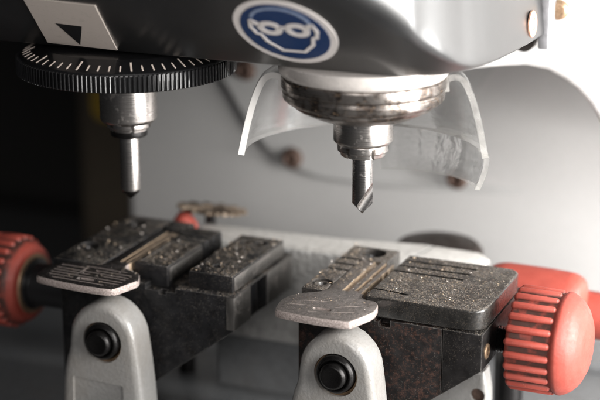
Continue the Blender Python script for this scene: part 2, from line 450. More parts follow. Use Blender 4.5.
# ------------------------------------------------------------------ vises
def knob(parent, x_in, cy, cz, sgn, rib0=1.3, fil=.6):
    """fluted knob on a horizontal spindle; x_in = face towards the vise, sgn = outward direction"""
    b = B(); Rk = 12.0
    prof = [(0, 0), (7.8, 0), (8.3, .3), (11.4 - fil * .5, .4), (11.8, .4 + fil * 1.2), (Rk - .15, 4.6), (Rk - .1, 11.2), (Rk + .5, 12.0), (Rk + .62, 12.7), (Rk + .2, 13.8), (11.2, 15.4), (9.4, 16.9), (6.8, 18.1), (3.5, 18.8), (0, 19.0)]
    pr_ = rounded(prof, max(.6, fil), 3)
    rot = T((0, 0, 0), (0, 90, 0)) if sgn > 0 else T((0, 0, 0), (0, -90, 0))
    add_lathe(b, pr_, rot, 72)
    n = 24
    for i in range(n):
        a = 2 * math.pi * i / n
        rib = B(); bmesh.ops.create_uvsphere(rib, u_segments=10, v_segments=8, radius=1.02)
        for v in rib.verts:                       # stretch the ball into a capsule along z
            v.co.z += (10.4 if v.co.z > 0 else rib0)
            v.co.x *= 1.25
            if 0: pass
        join(b, rib, rot @ Matrix.Rotation(a, 4, 'Z') @ Matrix.Translation((Rk - .3, 0, 0)))
    bmesh.ops.translate(b, verts=b.verts, vec=(x_in, cy, cz))
    # material reads grime from its own x axis, so the left knob is turned as an object
    o = obj('clamp_knob', b, M['redknob'], parent, loc=(x_in, cy, cz), sharp=40)
    if sgn < 0:
        pass
    return o

def pivot_arm(x, z, label, group):
    a = thing('support_arm', label, 'support arm', (x, -2, -50), group)
    o_ = [(-9.6, 0), (-9.0, 3.6), (-6.9, 6.9), (-3.6, 9.2), (0, 10), (3.7, 9.3), (7.0, 6.8), (9.0, 3.4), (9.7, -1), (10.3, -6), (11.2, -15), (12, -33.5), (-13.5, -33.5), (-12.4, -14), (-11.4, -7.5), (-9.9, -3.5)]
    pts = [(x + p[0] - .3, z + p[1]) for p in smooth_closed(o_, 1)]
    b = B(); add_prism(b, pts, -5, 3.2, 'xz', 2.0, 5, front_only=True)
    o = obj('arm', b, M['castarm'], a)
    # slightly elongated bore and a shallow panel below it
    h = B(); add_lathe(h, [(0, -9), (5.55, -9), (5.55, 6), (0, 6)], T((x, 0, z - .35), (90, 0, 0)) , 48)
    p = B(); add_prism(p, [(x - 9, z - 11), (x + 5.6, z - 11.6), (x + 6.5, z - 40), (x - 9.8, z - 40)], -7, -4.62, 'xz', .3, 3)
    cut(o, h, p)
    b = B(); add_lathe(b, rounded([(5.6, -1.2), (5.6, 2.4), (4.95, 2.6), (4.9, -1.2)], .12), T((x, -1.5, z - .35), (90, 0, 0)), 48); obj('bushing', b, M['brass'], a)
    b = B(); add_lathe(b, rounded([(0, -6), (4.85, -6), (4.85, 4.9), (4.2, 5.6), (3.75, 5.5), (3.7, 4.4), (3.35, 4.4), (3.3, 6.4), (2.7, 7.1), (1.6, 6.9), (0, 6.7)], .22), T((x + .1, -1, z + .15), (90, 0, 0)), 56)
    bo = obj('pivot_bolt', b, M['bolt'], a)
    return a

GAPS = [(4, 27.4, 34.2, 35.6), (4, 27.2, 30, 31.4), (4, 26.6, 25.8, 27.2), (-12, -3.9, 24.3, 25.9), (-12, -3.9, 28.8, 30.4), (-12, -3.9, 33.3, 34.9), (-60, -46, 29.3, 30.8), (-60, -46, 33.4, 34.9), (-80, -62, 24.3, 25.7), (-80, -62, 30.3, 31.7), (-9.2, -4, 11.6, 17.2)]
def chips(name, boxes, n, label, cat, seed):
    """fine brass and steel swarf lying on the upward faces: nobody could count it"""
    rg = random.Random(seed); bm = B(); uv = None
    tot = sum(w for *_, w in boxes)
    cl = [(rg.random(), rg.random(), rg.uniform(.03, .16)) for _ in range(26)]
    for i in range(n):
        t = rg.random() * tot; k = 0
        while t > boxes[k][-1]: t -= boxes[k][-1]; k += 1
        x0, x1, y0, y1, z, _ = boxes[k]
        if rg.random() < .72:
            c = rg.choice(cl); fx = rg.gauss(c[0], c[2]); fy = rg.gauss(c[1], c[2])
            if not (0 < fx < 1 and 0 < fy < 1): continue
        else: fx, fy = rg.random(), rg.random()
        x = x0 + fx * (x1 - x0); y = y0 + fy * (y1 - y0)
        if any(a < x < b_ and c_ < y < d_ for a, b_, c_, d_ in GAPS): continue
        r = .04 + .14 * rg.random() ** 3
        vs = []
        el = rg.uniform(.6, 2.4); ang = rg.uniform(0, 6.28)
        for q in range(4):
            aa = ang + q * 1.57 + rg.uniform(-.4, .4)
            lx = math.cos(aa - ang) * r * el; ly = math.sin(aa - ang) * r
            vs.append(bm.verts.new((x + lx * math.cos(ang) - ly * math.sin(ang), y + lx * math.sin(ang) + ly * math.cos(ang), z + .02 + rg.uniform(0, r * 1.1))))
        top = bm.verts.new((x + rg.uniform(-r, r) * .4, y + rg.uniform(-r, r) * .4, z + r * rg.uniform(.6, 1.6)))
        for q in range(4):
            f = bm.faces.new((vs[q], vs[(q + 1) % 4], top)); f.material_index = 0 if rg.random() < .55 else 1
    for i in range(34):                                   # a few curled slivers
        k = rg.randrange(3); x0, x1, y0, y1, z, _ = boxes[k]
        c = rg.choice(cl); fx = min(max(rg.gauss(c[0], .18), .02), .98); fy = min(max(rg.gauss(c[1], .18), .02), .98)
        x = x0 + fx * (x1 - x0); y = y0 + fy * (y1 - y0); rr = rg.uniform(.15, .5); w = rg.uniform(.05, .12); a0 = rg.uniform(0, 6.28); tilt = rg.uniform(-.5, .5)
        turn = rg.uniform(1.5, 5.5); prev = None; mi = 0 if rg.random() < .6 else 1
        for q in range(11):
            a = a0 + turn * q / 10; rad = rr * (1 - .04 * q)
            px, py = x + rad * math.cos(a), y + rad * math.sin(a); pz = z + .05 + w + max(0, tilt * rad * math.sin(a)) + .02 * q
            cur = (bm.verts.new((px, py, pz - w * .8)), bm.verts.new((px + .05 * math.cos(a), py + .05 * math.sin(a), pz + w)))
            if prev: bm.faces.new((prev[0], cur[0], cur[1], prev[1])).material_index = mi
            prev = cur
    o = obj(name, bm, [M['swarf'], M['swarf2']], loc=(boxes[0][0], boxes[0][2], boxes[0][4]), sharp=10)
    tag(o, label, cat, kind='stuff'); return o
M['swarf'] = plain('brass_swarf', (.50, .39, .28), .42, .6, .4, 3)
M['swarf2'] = plain('steel_swarf', (.42, .38, .35), .42, .6, .4, 3)

def screw_head(parent, x, y, z, r, mat, dark=True):
    b = B(); add_lathe(b, rounded([(0, -1.5), (r, -1.5), (r, -.35), (r * .82, -.1), (r * .5, -.12), (r * .42, -.9), (0, -.9)], .12), T((x, y, z)), 32)
    return obj('screw', b, mat, parent)

# ---- left vise -----------------------------------------------------------------
LV = thing('key_vise', 'left black vise, front face plain black, gripping the dark engraved key', 'vise', (-53, 25, -36), 'key vises on the carriage')
body = [(-78, -4.3), (-27.5, -4.3), (-27.5, -13.6), (-57, -36.3), (-78, -36.3)]
b = B(); add_prism(b, body, 6.5, 44, 'xz', .35, 2); o = obj('body', b, M['oxideL'], LV)
g1 = B(); add_box(g1, -52.5, -43.8, 3, 50, -5.6, -3)            # slot between the blocks
g2 = B(); add_box(g2, -30.5, -20, 16.5, 27, -22, -4.8)          # recess in the right side
g3 = B(); add_box(g3, -48.6, -46.6, 3, 8.2, -6.4, -3)
cut(o, g1, g2, g3)
b = B(); add_box(b, -29.5, -27.2, 6.3, 16.4, -13.4, -4.5, .2); add_box(b, -29.5, -27.2, 27.2, 43.6, -13.2, -4.5, .2); obj('side_plate', b, M['sideM'], LV)
# right-hand clamp block
b = B(); add_box(b, -41, -28.6, 8.6, 40.6, -4.2, .3, .3); o = obj('clamp_block', b, M['oxideL'], LV)
cut(o, cyl('z', (-35.4, 14.8), 1.7, -2, 2), cyl('z', (-37.0, 35.2), 1.9, -1.2, 2), cyl('z', (-33.0, 35.6), 1.7, -1.0, 2))
b = B(); add_box(b, -28.6, -28.35, 9.2, 40, -3.9, -.1, .1); obj('side_plate', b, M['sideM'], LV)
for x, y, r in ((-37.0, 35.2, 1.75), (-33, 35.6, 1.55), (-35.4, 14.8, 1.5)): screw_head(LV, x, y, -.5, r, M['steelS'])
# middle clamp block with two cross slots at the rear and a stepped flank
b = B(); add_box(b, -57.3, -47.4, 9.3, 41.5, -5.4, .2, .3); o = obj('clamp_block', b, M['oxideL'], LV)
ss = []
for y in (29.5, 33.6, 37.6):
    q = B(); add_box(q, -60, -46, y, y + 1.1, -2.6, 2); ss.append(q)
q = B(); add_prism(q, rrect(-56, -48.6, 11, 26, (.6,) * 4, 3), -.15, 2, 'xy'); ss.append(q)
cut(o, *ss)
b = B(); add_box(b, -47.4, -47.1, 10, 28.6, -3.8, -.3, .08); obj('side_plate', b, M['sideM'], LV)
# outer jaw
b = B(); add_box(b, -78.4, -64.2, 4.5, 45, -4.2, .1, .35); o = obj('fixed_jaw', b, M['oxideL'], LV)
ss = [cyl('z', (-74.5, 16.5), 2.9, -1.4, 2), cyl('z', (-72.5, 38.5), 2.9, -1.4, 2)]
for y in (24.5, 30.5):
    q = B(); add_box(q, -80, -62, y, y + 1., -1.4, 2); ss.append(q)
cut(o, *ss)
screw_head(LV, -74.5, 16.5, -.2, 2.6, M['bolt']); screw_head(LV, -72.5, 38.5, -.2, 2.6, M['bolt'])
b = B(); add_box(b, -64.2, -57.3, 38, 45, -4.2, .1, .3); obj('rear_jaw_bridge', b, M['oxideL'], LV)
k = knob(LV, -94.8, 20, -14.6, -1, 4.6, 2.2)
b = B(); add_lathe(b, rounded([(0, -78), (5.9, -78), (5.9, -93.5), (7.2, -93.8), (7.2, -94.7), (0, -94.7)], .25), AX('x', (20, -14.6)), 40); obj('knob_shaft', b, M['black'], k)
b = B(); add_lathe(b, rounded([(7.0, -94.5), (8.2, -94.5), (8.4, -94.8), (8.4, -95.1), (7.0, -95.1)], .1), AX('x', (20, -14.6)), 40); obj('brass_washer', b, M['brass'], k)

# ---- right vise ----------------------------------------------------------------
RV = thing('key_vise', 'right black vise with rust-flecked front and rounded dusty cap, gripping the grey key', 'vise', (15, 25, -36), 'key vises on the carriage')
body = [(-9.8, -4.3), (27.6, -4.3), (27.6, -21.4), (8.5, -36.3), (-9.8, -36.3)]
b = B(); add_prism(b, body, 6.5, 42, 'xz', .3, 2); o = obj('body', b, M['rusty'], RV)
g1 = B(); add_box(g1, 11.4, 14.4, 3, 9.5, -6.1, -2); g2 = B(); add_box(g2, 10.3, 12.4, 3, 9.5, -4.9, -2)
cut(o, g1, g2)
body = [(27.75, -4.3), (37.6, -4.3), (37.6, -13.7), (27.75, -21.3)]
b = B(); add_prism(b, body, 6.3, 42, 'xz', .35, 2); o = obj('end_block', b, M['oxideR'], RV)
cut(o, cyl('x', (10.2, -9.8), 1.9, 35, 40, 32), cyl('x', (20.8, -10.6), 3.4, 36.4, 40, 32))
b = B(); add_lathe(b, rounded([(.95, 36), (1.9, 36), (1.9, 37.9), (1.55, 38.1), (.95, 38.1), (.95, 36)], .12), AX('x', (10.2, -9.8)), 32); obj('brass_bushing', b, M['brass'], RV)
# rounded cap
b = B(); add_prism(b, rrect(7.6, 37.6, 6.6, 39.6, (.8, 4.2, 3.5, .6), 8), -4.0, 1.3, 'xy', 1.9, 7, front_only=False)
o = obj('clamp_cap', b, M['capR'], RV); ss = []
for x0, x1, y0, sl in ((6, 27.4, 34.4, 1.0), (4.5, 27, 30.2, 1.0), (6, 26.4, 26.0, 1.0)):
    q = B(); add_box(q, x0, x1, y0, y0 + sl, -1.2, 3, .3); ss.append(q)
q = B(); add_prism(q, [(5, 11.9), (12, 11.4), (16.4, 10.6), (17.4, 10.9), (17.2, 11.5), (12, 12.3), (5, 12.8)], .5, 3, 'xy'); ss.append(q)
cut(o, *ss)
for v in o.data.vertices: pass
# small left jaw with countersunk screws and slots
jaw = [(-10, 9.2), (-3.9, 9.2), (-3.9, 35), (3.2, 35), (3.2, 44.8), (-9.6, 44.8)]
b = B(); add_prism(b, jaw, -4.2, .1, 'xy', .3, 2); o = obj('fixed_jaw', b, M['jawR'], RV)
ss = [cyl('z', (-6.6, 14.4), 2.7, -1.1, 2), cyl('z', (-2.6, 40.4), 3.4, -1.6, 2)]
for y in (24.5, 29, 33.5):
    q = B(); add_box(q, -12, -2, y, y + 1.2, -2.2, 2); ss.append(q)
cut(o, *ss)
screw_head(RV, -6.6, 14.4, -.1, 2.3, M['jawR']); screw_head(RV, -2.6, 40.4, -.7, 2.8, M['bolt'])
k = knob(RV, 41.6, 20.8, -9.2, 1)
b = B(); prof = [(0, 36.5)]
x = 36.6
while x < 41.4: prof += [(3.3, x), (2.75, x + .35)]; x += .7
prof += [(3.1, 41.8), (0, 41.8)]
add_lathe(b, prof, AX('x', (20.8, -10.6)), 36); obj('threaded_rod', b, M['bolt'], k)

# support arms
pivot_arm(-59.2, -16.9, 'grey support arm with black pivot bolt under the dark engraved key', 'grey support arms with pivot bolts')
pivot_arm(4.8, -15.2, 'grey support arm with black pivot bolt under the grey nickel key', 'grey support arms with pivot bolts')
ra = thing('rear_bracket', 'light grey bracket with a brown bolt hole below the right vise', 'bracket', (26, 36, -50))
b = B(); add_prism(b, smooth_closed([(18, -24), (31.5, -24), (32.5, -30), (33, -49.8), (15, -49.8)], 0), 30, 36, 'xz', 1.2, 3); o = obj('bracket_plate', b, M['castarm'], ra)
cut(o, cyl('y', (30.0, -30.8), 1.9, 25, 33, 28))
b = B(); add_lathe(b, [(0, 31.0), (1.85, 31.0), (1.85, 32.9), (0, 32.9)], AX('y', (30.0, -30.8)), 28); obj('bolt', b, M['rust'], ra)

# ------------------------------------------------------------------ keys
def key(name, label, outline, bx0, bx1, y_in, y_out, zt, th, mat, cx, oval, scratches):
    k_ = thing(name, label, 'key', (cx, 0, zt - th))
    pts = smooth_closed(outline, 1)
    b = B(); add_prism(b, pts, zt - th, zt, 'xy', .35, 2)
    o = obj('bow', b, [mat, M['keyedge']], k_)
    ss = []
    ox, oy, ow, oh = oval
    q = B(); add_prism(q, rrect(ox - ow, ox + ow, oy - oh, oy + oh, (oh * .95,) * 4, 5), zt - .5, zt + 2, 'xy'); ss.append(q)
    q = B()
    for (x0, y0, x1, y1, w) in scratches:
        L = math.hypot(x1 - x0, y1 - y0); a = math.degrees(math.atan2(y1 - y0, x1 - x0))
        s = B(); add_box(s, 0, L, -w / 2, w / 2, zt - .22, zt + 1, mat=T((x0, y0, 0), (0, 0, a))); ss.append(s)
    cut(o, *ss)
    for p in o.data.polygons:
        if abs(p.normal.z) < .45 and p.center.z * 1000 + 0 > -50 and p.area > 4e-7: p.material_index = 1
    b = B(); add_box(b, bx0, bx1, y_in, y_out, zt - th - .6, zt - .15, .2)
    o = obj('blade', b, [mat, M['gold']], k_)
    w = bx1 - bx0
    g = B(); add_box(g, bx0 + w * .42, bx0 + w * .62, y_in + 1.4, y_out + 2, zt - 1.2, zt + 2)
    g2 = B(); add_box(g2, bx0 + w * .76, bx0 + w * .88, y_in + 3, y_out + 2, zt - 1.0, zt + 2)
    cut(o, g, g2)
    for p in o.data.polygons:
        c = p.center
        if p.normal.z < .5: p.material_index = 1
    return k_
rg = random.Random(3)
scr = []
for x0, x1, y in ((-67, -55, 2.0), (-75, -66, .6), (-63, -52, .2), (-75, -52, -1.6), (-75, -63, -3.2), (-59.5, -51.5, -3.0), (-74, -52, -4.9), (-73, -66, -6.6), (-58.5, -52.5, -6.6), (-71, -56, -8.4)):
    x0, x1 = max(x0, -73.6), min(x1, -52.6)
    scr.append((x0, y - .04 * (x0 + 63), x1, y - .04 * (x1 + 63), .32))
scr += [(-66, .8, -66.4, -4.2, .3), (-63, .2, -59.4, -3.1, .3), (-57, 1.4, -55.4, -1.4, .3), (-61, -3.2, -58.4, -6.6, .3)]
key('key', 'dark key with engraved lines across its bow, held in the left vise', [(-75.6, -8.8), (-74.2, -9.5), (-63, -11.0), (-53.4, -10.8), (-52.0, -9.9), (-49.9, -3.0), (-49.8, -1.4), (-52.2, 3.0), (-57.0, 4.6), (-57.9, 5.6), (-58.0, 9), (-63.6, 9), (-63.8, 6.4), (-65, 5.4), (-74.0, 3.6), (-76.4, -1.4), (-76.5, -4)],
    -63.3, -58.1, 6, 36, 0, 2.0, M['keyL'], -62, (-62.2, -6.6, 2.6, .8), scr)
scr = [(-8, -2.6, -3, -1.8, .2), (-6, .6, 0, 2, .2), (3, -1, 9, 2.6, .2), (-2, -5.8, 0, -5.2, .2), (4, -4, 8.4, -2.2, .22)]
key('key', 'worn grey nickel key with an oval mark in its bow, held in the right vise', [(-10.0, -7.4), (-9.0, -8.0), (0, -9.2), (8.6, -8.6), (9.8, -8.0), (12.2, -1.6), (12.6, .6), (12.0, 4.8), (10.2, 7.0), (7.0, 7.6), (6.0, 8.6), (6.0, 11), (-4.0, 11), (-4.2, 8.8), (-5.2, 7.6), (-9.0, 5.0), (-10.9, 1.2), (-11.0, -2)],
    -3.7, 5.2, 9, 34.6, .15, 2.1, M['keyR'], 1, (.6, -3.3, 2.4, .8), scr)
bpy.context.view_layer.update()

chips('metal_shavings', [(-41, -28.8, 9, 40, .3, 2.2), (-57, -47.6, 10, 29, .12, 1.6), (-77.8, -65, 5, 44.5, .1, 1.), (-63, -58.3, 9, 38, -.6, 1.2), (-52, -44, 9, 43, -5.6, .5), (-70, -52, -8, 4, .02, .3)], 5200,
      'scattering of brass and steel shavings over the left vise top', 'shavings', 11)
chips('metal_shavings', [(9.5, 36, 8.7, 37.5, 1.3, 3.), (-9.8, -4, 10, 46, .1, 1.6), (-3.5, 7.6, 12, 35, 0.02, 1.8), (-9, 11, -6, 6, .16, .35)], 6500,
      'dense scattering of brass shavings over the right vise cap and key blade', 'shavings', 12)

# ------------------------------------------------------------------ red lever, red hub with disc
rl = thing('clamp_lever', 'red plastic lever lying behind the right vise, beside the ribbed red knob', 'lever', (40, 60, -50))
b = B(); prof = rounded([(0, 23.3), (6.6, 23.3), (8.0, 27), (8.2, 40), (8.0, 46.5), (6.6, 49.4), (0, 50.2)], 2.2, 5)
add_lathe(b, prof, T((0, 60, -12.2)) @ T((0, 0, 0), (0, 91.5, 0)), 40); obj('lever_hub', b, M['red'], rl)
b = B(); add_lathe(b, rounded([(0, 0), (6.4, 0), (6.2, 30), (5.8, 60), (0, 62)], 1.5, 4), T((46, 66, -18.3)) @ T((0, 0, 0), (0, 94, 8)), 36); obj('lever_handle', b, M['red'], rl)
b = B(); add_lathe(b, [(0, -49.9), (4, -49.9), (4, -20), (0, -20)], T((30, 60, 0)), 24); obj('lever_post', b, M['bolt'], rl)

M['swarfdisc'] = steel('mottled_brown_disc', (.30, .23, .17), .4, 1.2, 'z', (.03, .022, .016))
tw = thing('index_wheel', 'blurred brown mottled disc on a small red hub behind the left vise', 'wheel', (-66, 62, -49.9))
b = B(); add_lathe(b, rounded([(0, -9), (4.4, -9), (3.9, -4.5), (1.6, -.9), (0, -.9)], .6), T((-66.5, 56, 0)), 28); obj('hub', b, M['red'], tw)
b = B(); prof = [(0, -2.6), (10, -2.4)]
for i in range(40):
    a0 = 360 * i / 40
    add_box(b, 3.5, 8.8 + .7 * (i % 3), -.55, .55, -.4, .35 + .25 * (i % 3), .12, 1, mat=T((-60.5, 62, -1.2), (-11, 2, 0)) @ T((0, 0, 0), (0, 0, a0)))
add_lathe(b, [(0, -.5), (7.4, -.5), (7.6, .2), (0, .4)], T((-60.5, 62, -1.2), (-11, 2, 0)), 40); obj('toothed_disc', b, M['swarfdisc'], tw)
b = B(); add_lathe(b, [(0, -49.9), (2.5, -49.9), (2.5, -8), (0, -8)], T((-66.5, 56, 0)), 20); obj('post', b, M['bolt'], tw)
b = B(); add_lathe(b, [(0, -9), (1.6, -9), (1.6, -2), (0, -2)], T((-61, 62, 0)), 16); obj('stem', b, M['bolt'], tw)

# ------------------------------------------------------------------ machine head cover
hd = thing('hood', 'black machine head cover with beige pointer plate and blue goggles sign', 'machine cover', (-20, 30, 58))
plan = [(-130, -2, 0, -1), (-60, -2, 0, -1), (-10, -2, 0, -1), (8, -2.0, 0, -1), (17.0, -1.6, .03, -1)]
nrm = []
arcp = [(21.5, -.2), (25.6, 2.2), (29.0, 6.2), (31.8, 12), (33.6, 20), (34.8, 31.4), (35.6, 44.9), (36.0, 56)]
bot = [(p[0], p[1]) for p in plan] + arcp
def lerp(a, b, t): return a + (b - a) * t
def cr(P, n):
    out = []
    for i in range(len(P) - 1):
        p0 = P[max(i - 1, 0)]; p1 = P[i]; p2 = P[i + 1]; p3 = P[min(i + 2, len(P) - 1)]
        for k in range(n):
            t = k / n
            out.append(tuple(.5 * ((2 * p1[j]) + (-p0[j] + p2[j]) * t + (2 * p0[j] - 5 * p1[j] + 4 * p2[j] - p3[j]) * t * t + (-p0[j] + 3 * p1[j] - 3 * p2[j] + p3[j]) * t ** 3) for j in range(len(p1))))
    out.append(P[-1]); return out
# x, y of the lower edge and the height over which the 45 degree chamfer runs before the wall turns upright
LL = [34, 34, 33, 25, 16.5, 10, 5.2, 2.2, .9, .6, .5, .5, .5]
P3 = [(p[0], p[1], l) for p, l in zip(bot, LL)]
bb = P3[:2] + cr(P3[2:], 6)
b = B(); rows = []
for i, (x, y, L) in enumerate(bb):
    x0, y0, _ = bb[max(i - 1, 0)]; x1, y1, _ = bb[min(i + 1, len(bb) - 1)]
    t = Vector((x1 - x0, y1 - y0)).normalized(); nx, ny = t.y, -t.x
    if i < 6: nx, ny = 0, -1
    col = [b.verts.new((x - nx * .9, y - ny * .9, 58.0)), b.verts.new((x, y, 58.4))]
    for q in (.25, .5, .75, .88): col.append(b.verts.new((x + nx * L * q, y + ny * L * q, 58.4 + L * q)))
    e = min(3.5, L * .5)                                   # softly rounded crease
    col.append(b.verts.new((x + nx * L * .97, y + ny * L * .97, 58.4 + L + e * .3)))
    for h in (e * .3 + 2, 12, 30, 60, 90):
        col.append(b.verts.new((x + nx * (L - h * .11), y + ny * (L - h * .11), 58.4 + L + e * .3 + h)))
    rows.append(col)
for i in range(len(rows) - 1):
    for j in range(len(rows[0]) - 1): b.faces.new((rows[i][j], rows[i + 1][j], rows[i + 1][j + 1], rows[i][j + 1]))
# underside and back so that the cover is a closed shell
b.faces.new([r_[0] for r_ in rows] + [b.verts.new((-130, 56, 58))])
bmesh.ops.recalc_face_normals(b, faces=b.faces[:])
obj('cover_shell', b, M['cover'], hd, sharp=50)
b = B(); add_box(b, 35.0, 37.6, 56.2, 63.5, 54.8, 140, .4); obj('edge_flange', b, M['flange'] if 'flange' in M else plain('grey_flange', (.22, .22, .23), .4), hd)
b = B(); add_lathe(b, rounded([(0, 0), (3.4, 0), (3.4, .5), (2.9, .8), (1.6, .8), (1.4, .4), (0, .4)], .12), T((35.65, 46.3, 63.0), (0, 88, 0)), 32); obj('copper_washer', b, M['copper'], hd)

# frame of the 45 degree front face: u along x, v up the slope, origin on its lower edge
CH = Matrix(((1, 0, 0, 0), (0, -math.sqrt(.5), -math.sqrt(.5), -2), (0, math.sqrt(.5), -math.sqrt(.5), 58.4), (0, 0, 0, 1)))
# columns: u=(1,0,0), v=(0,-.7,.7), w=(0,-.7,-.7) outward
def flat(name, pts, w0, w1, mat, parent):
    b = B(); add_prism(b, pts, w0, w1, 'xy', 0, mat=CH); return obj(name, b, mat, parent)
pl_ = flat('pointer_plate', [(-72.4, 1.2), (-53.3, .5), (-51.4, 19), (-70.4, 20)], .02, .35, M['plate'], hd)
flat('arrow_mark', [(-65.9, 10.2), (-58.9, 9.8), (-63.0, 1.6)], .3, .42, M['black'], pl_)
def circ(cx, cy, rx, ry=None, n=56, a0=0, a1=360):
    ry = ry or rx; k = n if a1 - a0 >= 360 else n + 1
    return [(cx + rx * math.cos(R(a0 + (a1 - a0) * i / n)), cy + ry * math.sin(R(a0 + (a1 - a0) * i / n))) for i in range(k)]
sx, sy, sr = -4.9, 14.3, 12.2
sg = flat('goggles_sign', circ(sx, sy, sr), .02, .22, M['white'], hd)
flat('sign_disc', circ(sx, sy, sr * .86), .2, .30, M['blue'], sg)
def stroke(bm, pts, w, w0=.28, w1=.40, closed=False):
    n = len(pts); seg = n if closed else n - 1
    L = []; 
    for i in range(n):
        p = Vector(pts[i]); a = Vector(pts[(i - 1) % n]) if (closed or i) else None; c = Vector(pts[(i + 1) % n]) if (closed or i < n - 1) else None
        d = ((p - a).normalized() if a is not None else Vector((0, 0))) + ((c - p).normalized() if c is not None else Vector((0, 0)))
        d.normalize(); nn = Vector((-d.y, d.x)) * w / 2; L.append((p + nn, p - nn))
    for i in range(seg):
        j = (i + 1) % n; q = [L[i][0], L[j][0], L[j][1], L[i][1]]
        add_prism(bm, [tuple(v) for v in q], w0, w1, 'xy', 0, mat=CH)
u = lambda x, y: (sx + x * sr, sy + y * sr)
b = B()
for gx in (-.27, .27):
    stroke(b, [u(gx + .185 * math.cos(R(t)), .10 + .15 * math.sin(R(t))) for t in range(0, 360, 15)], .125 * sr, closed=True)
stroke(b, [u(-.62, .30), u(-.45, .18)], .11 * sr); stroke(b, [u(.62, .30), u(.45, .18)], .11 * sr); stroke(b, [u(-.08, .15), u(.08, .15)], .09 * sr)
stroke(b, [u(-.60, .32), u(-.66, .10), u(-.60, -.10), u(-.52, -.12), u(-.46, -.34), u(-.22, -.60), u(.22, -.60), u(.46, -.34), u(.52, -.12), u(.60, -.10), u(.66, .10), u(.60, .32)], .075 * sr)
obj('goggles_face_symbol', b, M['white'], sg)
b = B(); stroke(b, [u(.58 * math.cos(R(t)), .28 + .46 * math.sin(R(t))) for t in range(8, 173, 12)], .07 * sr)
obj('hair_outline', b, plain('sign_faded_line', (.20, .25, .36), .4), sg)

# ------------------------------------------------------------------ dial and stylus on the left
DX, DY = -60, 14
dl = thing('depth_dial', 'black knurled depth dial with ivory tick marks under the cover', 'dial', (DX, DY, 49.6))
b = B(); add_lathe(b, rounded([(0, 50.6), (20, 50.6), (24, 50.0), (26.6, 49.8), (27.2, 50.2), (27.2, 54.0), (26.9, 54.6), (26.2, 54.9), (21.5, 57.0), (18, 57.4), (0, 57.4)], .25, 2), T((DX, DY, 0)), 144); 
kb = B(); n = 150
for i in range(n):
    a = 360 * i / n
    add_box(kb, 26.9, 27.75, -.27, .27, 50.1, 54.3, .13, 1, mat=T((DX, DY, 0), (0, 0, a)))
obj('dial_body', b, M['dial'], dl); obj('knurled_rim', kb, M['dial'], dl)
b = B(); n = 60
for i in range(n):
    a = 360 * i / n + 1.5; long = (i % 5 == 0)
    s = B(); add_box(s, (-3.6 if long else -2.3), -.15, -.2 if long else -.17, .2 if long else .17, -.05, .05)
    # lie on the cone between r=26.2,z=54.9 and r=21.5,z=57.0
    sl = math.degrees(math.atan2(2.1, 4.7))
    join(b, s, T((DX, DY, 0), (0, 0, a)) @ T((26.1, 0, 55.0), (0, sl, 0)))
obj('tick_marks', b, M['tick'], dl)
sh = thing('stylus_holder', 'short steel collet sleeve hanging below the knurled dial', 'collet', (DX, DY, 33))
b = B(); add_lathe(b, rounded([(0, 50.5), (7.3, 50.5), (7.3, 37.4), (6.7, 36.6), (0, 36.6)], .3), T((DX, DY, 0)), 64); obj('sleeve', b, M['steelS'], sh)
b = B(); add_lathe(b, rounded([(0, 36.6), (5.6, 36.6), (5.6, 35.2), (5.0, 35.0), (5.0, 34.4), (0, 34.4)], .15), T((DX, DY, 0)), 56)
o = obj('collet_ring', b, M['steelS'], sh)
cs = []
for i in range(6):
    q = B(); add_box(q, 4.2, 8, -.45, .45, 34, 36.4, mat=T((DX, DY, 0), (0, 0, 60 * i + 8))); cs.append(q)
cut(o, *cs)
b = B(); add_lathe(b, rounded([(0, 34.4), (4.7, 34.4), (4.7, 32.9), (3.6, 32.5), (0, 32.5)], .2), T((DX, DY, 0)), 48); obj('collet_nose', b, M['bolt'], sh)
sp = thing('stylus_pin', 'plain round steel tracer pin with a dark pointed tip, left side', 'tracer pin', (DX, DY, 16.3))
b = B(); add_lathe(b, rounded([(0, 33), (2.55, 33), (2.55, 18.4), (2.4, 18.2), (0, 18.2)], .1), T((DX, DY, 0)), 40); obj('pin', b, M['steel'], sp)
b = B(); add_lathe(b, [(0, 18.3), (2.3, 18.25), (2.2, 17.7), (.15, 15.8), (0, 15.8)], T((DX, DY, 0)), 32); obj('pointed_tip', b, M['tip'], sp)

# ------------------------------------------------------------------ cutter spindle on the right
SX, SY = 4.0, 14
sd = thing('cutter_spindle', 'wide rust-spotted steel spindle nose under the goggles sign', 'spindle', (SX, SY, 34.6))
b = B(); add_lathe(b, rounded([(0, 58), (20.6, 57.9), (20.3, 55.4), (19.6, 54.3), (0, 54.3)], .4), T((SX, SY, 0)), 96); obj('cream_flange', b, M['ringlight'], sd)
b = B(); add_lathe(b, rounded([(0, 54.3), (19.4, 54.3), (19.8, 53.9), (19.8, 51.6), (19.2, 51.2), (19.2, 50.7), (19.5, 50.4), (19.3, 48.8), (18.4, 48.0), (0, 48.0)], .25), T((SX, SY, 0)), 96); obj('bearing_ring', b, M['ringm'], sd)
b = B(); add_lathe(b, rounded([(0, 48.0), (17.6, 48.0), (16.6, 46.6), (12.5, 44.6), (11, 44.2), (0, 44.2)], .5), T((SX, SY, 0)), 80); obj('tapered_nose', b, M['ringm'], sd)
b = B(); add_lathe(b, rounded([(0, 44.3), (7.2, 44.3), (7.2, 38.2), (6.6, 37.5), (0, 37.5)], .3), T((SX, SY, 0)), 64); obj('sleeve', b, M['steelS'], sd)
b = B(); add_lathe(b, rounded([(0, 37.5), (6.1, 37.5), (6.2, 37.3), (6.2, 35.7), (5.6, 35.5), (5.4, 34.5), (4.9, 34.2), (0, 34.2)], .15), T((SX, SY, 0)), 64)
o = obj('collet_nut', b, M['steelS'], sd); cs = []
